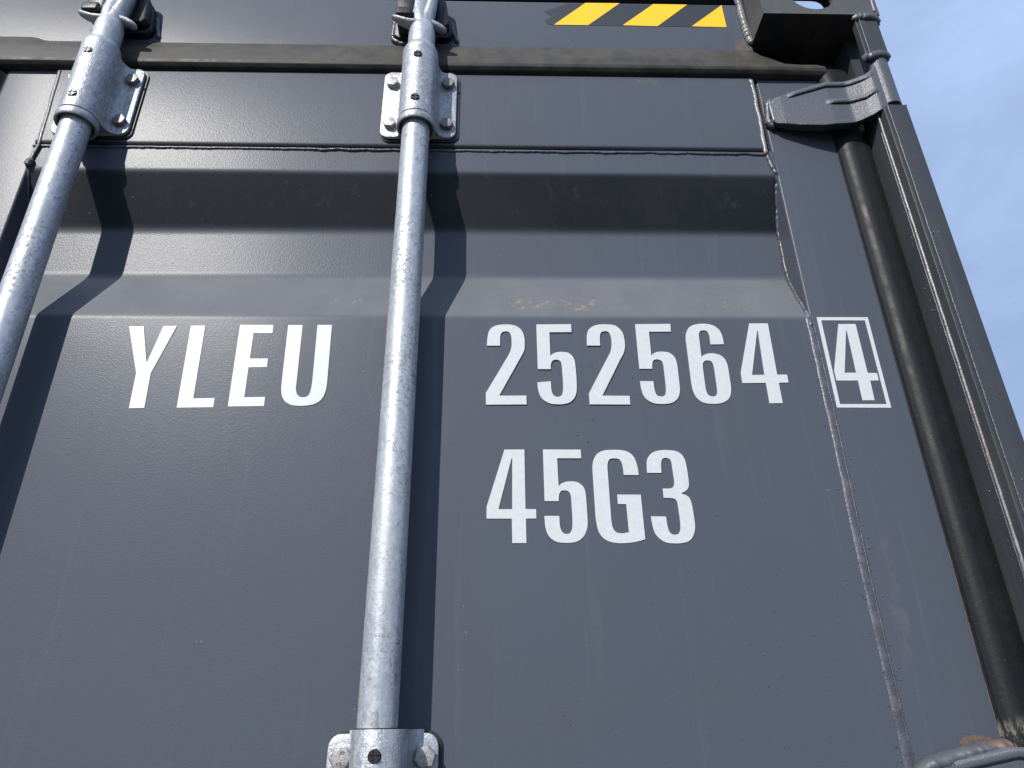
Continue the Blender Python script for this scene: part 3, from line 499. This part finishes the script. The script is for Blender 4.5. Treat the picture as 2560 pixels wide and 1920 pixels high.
# --- rubber gaskets
def top_gasket():
    mb = MB(); rows = []
    def prof(lip, low=0.0, nose=1.0):
        zl = 2787+lip
        p = [(3, zl), (-1.2, zl-1), (-1-6*nose, 2768-low*0.4), (-3-7.5*nose, 2755-low*0.3), (-3-10.5*nose, 2739), (-3-10*nose, 2734), (-3-6*nose, 2729.6), (-3, 2727.8), (8, 2727.6)]
        return fillet(p, [0, 0, 8, 3, 3, 3, 3, 0, 0], 3)
    xs = [(-1700, 0, 0, 1), (-720, 0, 0, 1), (-705, 7, 0, 1), (-680, 7.5, 0, 1), (-640, 7.5, 0, 1), (-630, 5, 0, 1), (-622, 1.2, 0, 1), (-614, 0, 0, 1)]
    xs += [(x, 0, 0, 1) for x in range(-600, 361, 60)] + [(368, 0, 0, 1), (378, -9, 0, 1), (388, -20, 8, 1), (398, -31, 14, 1), (407, -38, 18, 0.95), (430, -39, 20, 0.9), (452, -39, 20, 0.9), (462, -41, 22, 0.8)]
    for x, lip, low, ns in xs:
        rows.append([(x, y, min(z, 2787+lip+0.001)) for y, z in prof(lip, low, ns)])
    return mb.grid(rows)
top_gasket().build('door_gasket', 'gasket_top', C, sharp=75)['label'] = 'dusty brown rubber seal along the top of the doors'
def side_gasket(x0, sgn, zt):
    pr = fillet([(x0-sgn*6, 6), (x0-sgn*0.6, -1.2), (x0+sgn*0.4, -3.6), (x0+sgn*4, -8.0), (x0+sgn*8.5, -11.2), (x0+sgn*15, -12.8), (x0+sgn*30, -11.8), (x0+sgn*39, -9), (x0+sgn*41.8, -5), (x0+sgn*41.8, 6)], [0, 1.5, 4, 14, 16, 18, 16, 5, 2, 0], 6)
    rows = []
    for z in (110, 600, 1200, 1700, 1850, 1900, 2000, 2100, 2200, 2300, 2400, 2500, 2600, 2680, 2715):
        rows.append([(x, y, z) for x, y in pr])
    for f, dz in ((0.92, 2732), (0.75, 2741), (0.45, 2746), (0.1, 2747.5)):
        rows.append([(x0+sgn*14+(x-x0-sgn*14)*(0.75+0.25*f), y*f+2*(1-f), min(zt, dz)) for x, y in pr])
    return MB().grid(rows)
side_gasket(452.8, 1, 2760).build('door_gasket', 'gasket_side', C, sharp=75)['label'] = 'black rubber seal down the right edge of the door'
mg = MB()
pr = fillet([(-650, 5), (-657, -3), (-663, -14), (-676, -18), (-682, -14), (-682, 5)], 6, 4)
mg.grid([[(x, y, z) for x, y in pr] for z in (110, 1000, 2000, 2722)])
mg.build('door_gasket', 'gasket_top', C, sharp=75)['label'] = 'rubber seal between the two doors'

# --- locking rod, its brackets, cam and keeper (built at the rod beside the numbers, then copied)
AX, AY = -95.5, -35
def rod():
    mb = MB().lathe([(17, 60), (17, 800), (17, 1700), (17, 2100), (17, 2640)], AX, AY, 48)
    o = mb.build('locking_rod', 'rod', C)
    neck = MB().lathe([(16.9, 2690), (17.6, 2742), (17.9, 2756), (17.6, 2766), (17.0, 2771), (15.5, 2777), (12, 2781)], AX, AY, 40)
    neck.build('rod_neck', 'rod', o)
    # cam: a horned forging that hooks behind the keeper
    cm = MB()
    cm.tube([(AX, AY, 2766, 16, 15.5), (AX+1, AY, 2778, 15, 14), (AX+3, AY, 2790, 12.5, 12), (AX+7, AY, 2803, 9.5, 11), (AX+10, AY, 2818, 8, 11), (AX+11.5, AY, 2834, 7.5, 11), (AX+12, AY+1, 2852, 8.5, 12), (AX+10, AY+2, 2872, 9, 12)], 20)
    cm.tube([(AX-2, AY-4, 2779, 7, 9), (AX-10, AY-6, 2777, 5.5, 9), (AX-20, AY-8, 2777.5, 4.0, 8), (AX-29, AY-9, 2781, 3.4, 7), (AX-37, AY-9, 2786, 3.1, 5.5), (AX-40.5, AY-9, 2788, 1.6, 3)], 16)
    cm.tube([(AX+2, AY, 2784, 8, 9), (AX+11, AY+1, 2785, 6.5, 9), (AX+19, AY+2, 2783.5, 5.2, 8), (AX+26, AY+3, 2780, 4.6, 7), (AX+30, AY+3.5, 2778, 3.4, 5), (AX+32, AY+4, 2777, 1.5, 2.5)], 16)
    cm.tube([(AX-2, AY-2, 2780, 12, 12), (AX-4, AY-3, 2792, 11, 11), (AX-5, AY-2, 2806, 11, 9), (AX-6, AY, 2822, 12, 8), (AX-8, AY+1, 2845, 13, 8), (AX-8, AY+2, 2870, 13, 9)], 16)
    cm.build('cam', 'galv', o, sharp=60)
    return o
def hood(x, yb, z0, z1, r=23):
    """half-round hood with skirts running out into its flange"""
    p = [(x-r-7, yb), (x-r-2.5, yb-2), (x-r-0.6, yb-7), (x-r, yb-14)]
    n = 22
    for i in range(n+1):
        a = math.pi - math.pi*i/n
        p.append((x+r*math.cos(a), AY-r*math.sin(a)))
    p += [(x+r+0.3, yb-14), (x+r+1.5, yb-8), (x+r+4.5, yb-3.2), (x+r+9, yb-0.8), (x+r+12, yb)]
    return p
def screw(px, py, pz, parent, r=5.7):
    """black cross-slotted plug, axis along y"""
    mb = MB()
    n = 20
    rows = []
    for rr, d in ((r, 3), (r, -0.4), (r*0.9, -1.1)):
        rows.append([(px+rr*math.cos(2*math.pi*i/n), py+d, pz+rr*math.sin(2*math.pi*i/n)) for i in range(n)])
    mb.grid(rows, True, True)
    for q in range(4):
        s = []
        for i in range(7):
            a = R(90*q+13+64*i/6); s.append((px+r*0.86*math.cos(a), pz+r*0.86*math.sin(a)))
        a = R(90*q+45); s.append((px+r*0.2*math.cos(a), pz+r*0.2*math.sin(a)))
        mb.prism([s], XZ, py-0.9, py-2.1)
    return mb.build('screw', 'black', parent, sharp=30)
def bolt(px, py, pz, parent, rot, mat='bolt', r=8.8, h=7.0):
    mb = MB(); rows = []
    def ring(rad, d, six):
        o = []
        for i in range(24):
            a = 2*math.pi*i/24
            if six:
                b = (a-R(rot)+math.pi/6) % (math.pi/3)-math.pi/6
                rr = rad*math.cos(math.pi/6)/math.cos(b)
            else: rr = rad
            o.append((px+rr*math.cos(a), py+d, pz+rr*math.sin(a)))
        return o
    rows = [ring(r, 0, True), ring(r, -h*0.88, True), ring(r*0.93, -h*0.985, True), ring(r*0.86, -h, True)]
    mb.grid(rows, True, True)
    return mb.build('bolt', mat, parent, sharp=24)
def bracket_upper():
    x0, x1, z0, z1 = AX-49.8, AX+47.8, 2604.5, 2722
    mb = MB().prism([rrect(x0, x1, z0, z1, 11)], XZ, -6.2, -11)
    b = mb.build('rod_bracket', 'galv', C, bevel=1.3, seg=2)
    h = MB().prism([hood(AX, -10.5, 0, 0)], XY, 2605, 2720.5)
    h.build('hood', 'galv', b, bevel=0.8, seg=1, ang=60, sharp=30)
    co = MB().lathe([(19.2, 2700), (23.4, 2719.6), (23.4, 2722.8), (22.8, 2727), (21, 2731.5), (18.2, 2733.6), (17.2, 2733.2)], AX, AY, 44, False)
    co.build('collar', 'galv', b)
    bu = MB().lathe([(20.5, 2608), (20.8, 2602.6), (24.0, 2602.2), (24.4, 2600.6), (24.4, 2594.5), (23.4, 2592.6), (21.6, 2592.6), (20.2, 2595), (19.6, 2606), (17.5, 2612)], AX, AY, 44, False)
    bu.build('collar', 'galv', b)
    s = MB().prism([rrect(x0+0.5, x1+3.2, z0-3.2, z1+1.5, 12)], XZ, -3.6, -6.4); s.build('spacer', 'spacer', b)
    for px, pz, rt, mt in ((-133.5, 2698.6, 14, 'bolt'), (-59.2, 2697.6, 33, 'bolt_dark'), (-132.8, 2625.2, 22, 'bolt'), (-59.4, 2624.5, 40, 'bolt_dark')):
        bolt(px, -10.8, pz, b, rt, mt)
    screw(-96.0, AY-22.6, 2700.5, b); screw(-96.0, AY-22.6, 2624.2, b)
    return b
def bracket_lower():
    x0, x1, z0, z1 = -140.5, -46, 1842, 1919
    mb = MB().prism([rrect(x0, x1, z0, z1, 11)], XZ, -2.4, -8)
    b = mb.build('rod_bracket', 'galv', C, bevel=1.3, seg=2)
    h = MB().prism([hood(-93.3, -7.5, 0, 0, 22.8)], XY, 1838, 1921.8)
    h.build('hood', 'galv', b, bevel=1.4, seg=2, ang=60, sharp=30)
    MB().lathe([(19.4, 1915), (19.6, 1922.6), (17.1, 1922.8)], AX, AY, 40, False).build('bushing', 'spacer', b)
    s = MB().prism([rrect(x0+2, x1+2.6, z0-3, z1+1.6, 12)], XZ, 0.4, -2.6); s.build('spacer', 'spacer', b)
    for px, pz, rt, mt in ((-128.3, 1900, 30, 'bolt'), (-56.8, 1900.4, 45, 'bolt'), (-128.3, 1858, 12, 'bolt'), (-56.8, 1858, 27, 'bolt')):
        bolt(px, -7.8, pz, b, rt, mt, r=9.4)
    screw(-93.0, AY-22.3, 1902.6, b, 5.4)
    for txt, px, pz, rot in (('8.8', -128.8, 1894.9, 8), ('XP', -126.6, 1903.0, 6)):
        cu = bpy.data.curves.new('mark', 'FONT'); cu.body = txt; cu.size = 0.0038; cu.extrude = 0.0004; cu.align_x = 'CENTER'
        tmp = bpy.data.objects.new('mark', cu); COL.objects.link(tmp)
        me = bpy.data.meshes.new_from_object(tmp.evaluated_get(bpy.context.evaluated_depsgraph_get()))
        bpy.data.objects.remove(tmp)
        me.materials.clear(); me.materials.append(M['bolt_dark'])
        mk = bpy.data.objects.new('grade_mark', me); COL.objects.link(mk)
        mk.rotation_euler = (R(90), R(-rot), 0)
        place(mk, (px, -14.9, pz), b)
    return b
def keeper():
    kp = MB()
    kp.prism([[(-138, 2872), (-138, 2796), (-131, 2791), (-64, 2793), (-57.5, 2799), (-59, 2818), (-65, 2850), (-74, 2856), (-84, 2853), (-88, 2872)]], XZ, 1, -11)
    k = kp.build('cam_keeper', 'keeper', C, bevel=2.2, seg=2)
    hk = MB().prism([rrect(-131.5, -107, 2792, 2836, 5)], XZ, -8, -44)
    hk.build('keeper_hook', 'keeper', k, bevel=2.6, seg=2)
    lip = MB().prism([rrect(-131, -108, 2785.5, 2801, 4)], XZ, -36, -52)
    lip.build('keeper_hook', 'keeper', k, bevel=3.2, seg=3)
    rl_ = MB().prism([[(-82, 2858), (-82, 2800), (-66, 2799), (-60, 2806), (-66, 2850), (-72, 2856)]], XZ, -9, -24)
    rl_.build('keeper_hook', 'keeper', k, bevel=2.4, seg=2)
    bead([(-139, -2, 2840), (-141, -2, 2812), (-139, -2, 2796), (-130, -2, 2788), (-110, -2, 2787)], 4, 4, U, 'weld_bead', 'weld', k, seed=21, ripple=0.2, wander=1.2)
    bead([(-60, -1, 2835), (-56, -1, 2815), (-53, -1, 2803), (-50, -1, 2793)], 3.6, 3, U, 'weld_bead', 'weld', k, seed=22, ripple=0.2, wander=1.2)
    return k
rodA = rod(); brA = bracket_upper(); brB = bracket_lower(); kpA = keeper()
for i, dx in enumerate((-416.3, -724.5, -1140.8)):
    for o in (rodA, brA, brB, kpA): copy_tree(o, (dx, 0, 0), C)

# --- corner casting with its three holes
cl, cr_, cb, ct, cf = 370, 531, 2797, 2915, -52
def stadium(cx, cz, r, h, n=12):
    p = [(cx+r*math.cos(R(180*i/n)), cz+h+r*math.sin(R(180*i/n))) for i in range(n+1)]
    return p+[(cx+r*math.cos(R(180+180*i/n)), cz-h+r*math.sin(R(180+180*i/n))) for i in range(n+1)]
cc = MB()
cc.prism([[(cl, cb), (cr_, cb), (cr_, ct), (cl, ct)], stadium(444.5, 2847, 32, 8.5)[::-1]], XZ, cf, cf+14)
cc.prism([[(cf+14, cb+12), (126, cb+12), (126, ct-12), (cf+14, ct-12)], [(y, z) for y, z in stadium(37, 2856, 32, 8)][::-1]], YZ, cr_-12, cr_)
cc.box(cl, cl+11, cf+14, 126, cb+12, ct-12); cc.box(cl, cr_, cf+14, 126, cb, cb+12); cc.box(cl+11, cr_-12, 114, 126, cb+12, ct-12)
cc.prism([[(cl, cf+14), (cr_, cf+14), (cr_, 126), (cl, 126)], [(y+0, x) for x, y in stadium(37, 450, 32, 30)][::-1]], XY, ct-12, ct)
cst = cc.build('corner_casting', 'casting', C)
bead([(364, -3, 2900), (364.5, -3, 2860), (366, -3, 2830), (368.5, -3, 2806), (370.5, -4, 2796)], 5.0, 4.2, (-0.5, -1, 0), 'weld_bead', 'weld_light', cst, seed=31, ripple=0.20, wander=0.8, pitch=4.2, step=1.2)
bead([(494, -47, 2793.5), (505, -50, 2795), (518, -50.5, 2793), (529, -46, 2791), (531, -30, 2791)], 6.4, 5.0, U, 'weld_bead', 'weld', cst, seed=32, ripple=0.12, wander=1.0, pitch=5)
bead([(cr_-6, cf-0.5, 2803), (cr_-5, cf-0.5, 2840), (cr_-6, cf-0.5, 2880)], 1.6, 1.2, U, 'weld_bead', 'weld_light', cst, seed=33, ripple=0.2, wander=1.2)

# --- right corner post: recessed face, outer bar, and the short bar over the hinge
def bar(z0, z1, yb=-30):
    mb = MB()
    lo = fillet([(497, yb), (497, -47.6), (501.2, -47.8), (501.6, -50), (527, -50), (528, 90 if yb > -34 else -34), (526, 90 if yb > -34 else yb)], [0, 1.2, 0, 0.8, 3.2, 0, 0], 3)
    mb.grid([[(x, y, z) for x, y in lo] for z in (z0, z1)], False)
    mb.add([(497, yb, z1), (497, -47.6, z1), (527, -50, z1), (527.5, yb, z1)], [(0, 1, 2, 3)])
    mb.add([(497, yb, z0), (497, -47.6, z0), (527, -50, z0), (527.5, yb, z0)], [(0, 1, 2, 3)])
    if yb < -34: mb.add([(497, yb, z0), (526, yb, z0), (526, yb, z1), (497, yb, z1)], [(0, 1, 2, 3)])
    return mb
po = MB(); bb = bar(118, 2629); po.v, po.f = bb.v, bb.f
po.box(495, 520, -35, 90, 110, 2631)
po.box(502, 527.3, -9, 90, 2631.5, 2797)
post = po.build('corner_post', 'post', C)
ub = bar(2719, 2797, -38).build('post_bar', 'post', post)
bead([(492, -46, 2719.5), (503, -50, 2718), (514, -50.5, 2721), (525, -47, 2722), (529, -34, 2722)], 6.0, 4.6, U, 'weld_bead', 'weld', post, seed=41, ripple=0.12, wander=1.0, pitch=5)
bead([(495.6, -35.5, 2628), (495.8, -35.5, 2400), (495.6, -35.5, 2200), (495.8, -35.5, 1850)], 1.5, 1.4, (-0.8, -0.6, 0), 'weld_bead', 'weld_light', post, seed=42, ripple=0.16, wander=0.9, pitch=2.8)
bead([(494.9, -31.9, 2600), (494.9, -31.6, 2400), (494.9, -32, 2200), (494.9, -31.7, 1850)], 1.1, 0.9, (-1, 0, 0), 'weld_bead', 'weld', post, seed=43, ripple=0.2, wander=1.2, seg=8)
bead([(501.5, -49.9, 2628), (501.6, -49.9, 2400), (501.4, -49.9, 2200), (501.6, -49.9, 1850)], 0.9, 0.7, U, 'weld_bead', 'weld', post, seed=44, ripple=0.35, wander=0.9, pitch=5, seg=8)
bead([(501.5, -49.9, 2791), (501.6, -49.9, 2724)], 0.9, 0.7, U, 'weld_bead', 'weld', post, seed=45, ripple=0.35, wander=0.9, pitch=5, seg=8)
sp = MB(); random.seed(5)
for i in range(60):
    drop(sp, random.choice((random.uniform(502.5, 512), random.uniform(486, 494))), -50 if i % 2 else -33, 0, 0) if False else None
for i in range(46): drop(sp, 502.5+9*random.random()**2, -50.1, random.uniform(1880, 2620), random.uniform(0.3, 0.8))
for i in range(30): drop(sp, 494.9, -28+8*random.random()**2, random.uniform(1880, 2590), random.uniform(0.3, 0.8))
o = sp.build('weld_spatter', 'weld', post); o['kind'] = 'stuff'
# pocket behind the hinge, and the post's inner channel
pk = MB().box(366, 500, 44, 60, 2560, 2797).box(455, 500, 30, 44, 110, 2800).box(371, 497, 36, 44, 2755, 2775)
pk.build('post_liner', 'inner', C)

# --- hinges: a cranked, ribbed forging welded to the door stile
def hinge():
    # centre line of the blade face seen from above (x, y of the face)
    raw = fillet([(370, -13), (384, -17.0), (442, -28.5), (466, -30.5), (484, -38.5), (496, -45.8), (505, -47.2)], [0, 6, 12, 16, 22, 14, 0], 6)
    path = []
    for a, b in zip(raw, raw[1:]):
        n = max(1, int((b[0]-a[0])/4))
        path += [(a[0]+(b[0]-a[0])*i/n, a[1]+(b[1]-a[1])*i/n) for i in range(n)]
    path.append(raw[-1])
    def zlim(x):
        # lower and upper edge of the blade
        def pw(t):
            for (xa, za), (xb, zb) in zip(t, t[1:]):
                if x <= xb: return za+(zb-za)*max(0, (x-xa))/(xb-xa)
            return t[-1][1]
        up = pw([(370, 2671), (376, 2678.4), (396, 2682.2), (441, 2691.5), (474, 2690.2), (487, 2691.6), (498, 2696.5), (507, 2706)])
        lo = pw([(370, 2636), (374.5, 2631.5), (404, 2622.4), (430, 2617), (459, 2616.8), (474, 2618.2), (486, 2621.6), (498, 2625.6), (507, 2632)])
        return lo, up
    rows = []; T = 12
    for i, (x, y) in enumerate(path):
        lo, up = zlim(x)
        th = T if x > 384 else 9
        prof = [(0, lo+1.5), (-0.0, lo+2.2), (-0, lo+6), (0, up-10), (0, up-7), (0, up-2.2), (0.4, up-0.8), (1.6, up), (th-2, up), (th, up-2), (th, lo+2), (th-2, lo), (1.6, lo), (0.4, lo+0.8)]
        rows.append([(x, y+d, z) for d, z in prof])
    mb = MB().grid(rows, True, True)
    h = mb.build('hinge', 'hinge', C, sharp=42)
    # raised rim along the top and a short rib in the middle of the crank
    def rib(xa, xb, zfn, hgt, wid):
        pts = []
        for x, y in path:
            if xa <= x <= xb:
                f = min(1, (x-xa)/12+0.1, (xb-x)/16+0.15)
                pts.append((x, y+0.6, zfn(x), wid, hgt*f))
        # ribs are rounded bars half sunk into the face
        rows = []
        for (x, y, z, w_, hh) in pts:
            rows.append([(x, y+1, z+w_), (x, y-hh*0.75, z+w_*0.8), (x, y-hh, z+w_*0.35), (x, y-hh, z-w_*0.6), (x, y-hh*0.8, z-w_*0.9), (x, y+1, z-w_)])
        MB().grid(rows, True, True).build('rib', 'hinge', h, sharp=50)
    rib(389, 499, lambda x: zlim(x)[1]-4.6-max(0, x-486)*0.25, 3.2, 4.4)
    rib(392, 496, lambda x: zlim(x)[0]+4.0, 1.0, 3.4)
    rib(437, 502, lambda x: 2656.5-max(0, min(1, (x-440)/30))*1.5+max(0, x-484)*0.4, 3.6, 4.2)
    kn = MB().lathe([(8, 2634.5), (12.8, 2634.5), (14, 2635.8), (14, 2715), (12.8, 2716.5), (8, 2716.5)], 513.5, -36.5, 36)
    kn.build('knuckle', 'hinge', h)
    MB().lathe([(7, 2625), (7, 2727)], 513.5, -36.5, 20).build('hinge_pin', 'post', h)
    bead([(377, -7, 2680), (371, -7, 2675), (367.5, -6, 2662), (368, -5, 2645), (371.5, -5, 2631)], 4.6, 5.0, U, 'weld_bead', 'weld', h, seed=51, ripple=0.16, wander=0.8, pitch=4)
    bead([(369.8, -13.2, 2673), (370, -13.4, 2658), (370.5, -13.2, 2636)], 1.8, 1.6, U, 'weld_bead', 'weld_light', h, seed=52, ripple=0.12, wander=0.8)
    return h
hA = hinge()
hA['label'] = 'upper cranked door hinge beside the corner casting'
hB = copy_tree(hA, (0, 0, -789), C); hB['label'] = 'lower door hinge at the bottom corner of the view'
bead([(368.5, -4, 1874), (370, -6, 1884), (378, -8, 1890), (396, -9.5, 1894.5), (416, -11.5, 1898.5), (436, -13, 1902), (452, -12, 1903)], 6.4, 10, U, 'weld_bead', 'weld_rust', hB, seed=53, ripple=0.02, wander=0.9, pitch=9, seg=14)
copy_tree(hA, (0, 0, -1500), C); copy_tree(hA, (0, 0, -2250), C)

# --- the rest of the box
sw = MB(); rows = []; y = 100
pr = []
while y < 12000:
    pr += [(526, y), (526, y+72), (490, y+140), (490, y+210)]; y += 278
for x, yy in pr: pass
sw.grid([[(x, yy, z) for x, yy in pr] for z in (160, 2850)]); sw.box(500, 529, 90, 12100, 2850, 2912); sw.box(490, 529, 90, 12100, 20, 160)
sw.build('side_wall', 'post', C)
sw2 = MB(); sw2.grid([[(2*CX-x, yy, z) for x, yy in pr] for z in (160, 2850)]); sw2.box(X0, X0+29, 90, 12100, 2850, 2912); sw2.box(X0, X0+39, 90, 12100, 20, 160)
sw2.build('side_wall', 'post', C)
MB().box(X0+30, 499, 61, 12100, 2880, 2900).build('roof', 'header', C)
MB().box(X0+40, 489, 61, 12100, 120, 158).build('container_floor', 'inner', C)
MB().box(X0+2, 526, -48, 80, 0, 112).build('door_sill', 'header', C)
lp = MB().box(X0, X0+55, -50, 90, 112, 2797).box(X0, X0+161, -52, 126, 2797.2, 2915)
lp.build('corner_post', 'post', C)
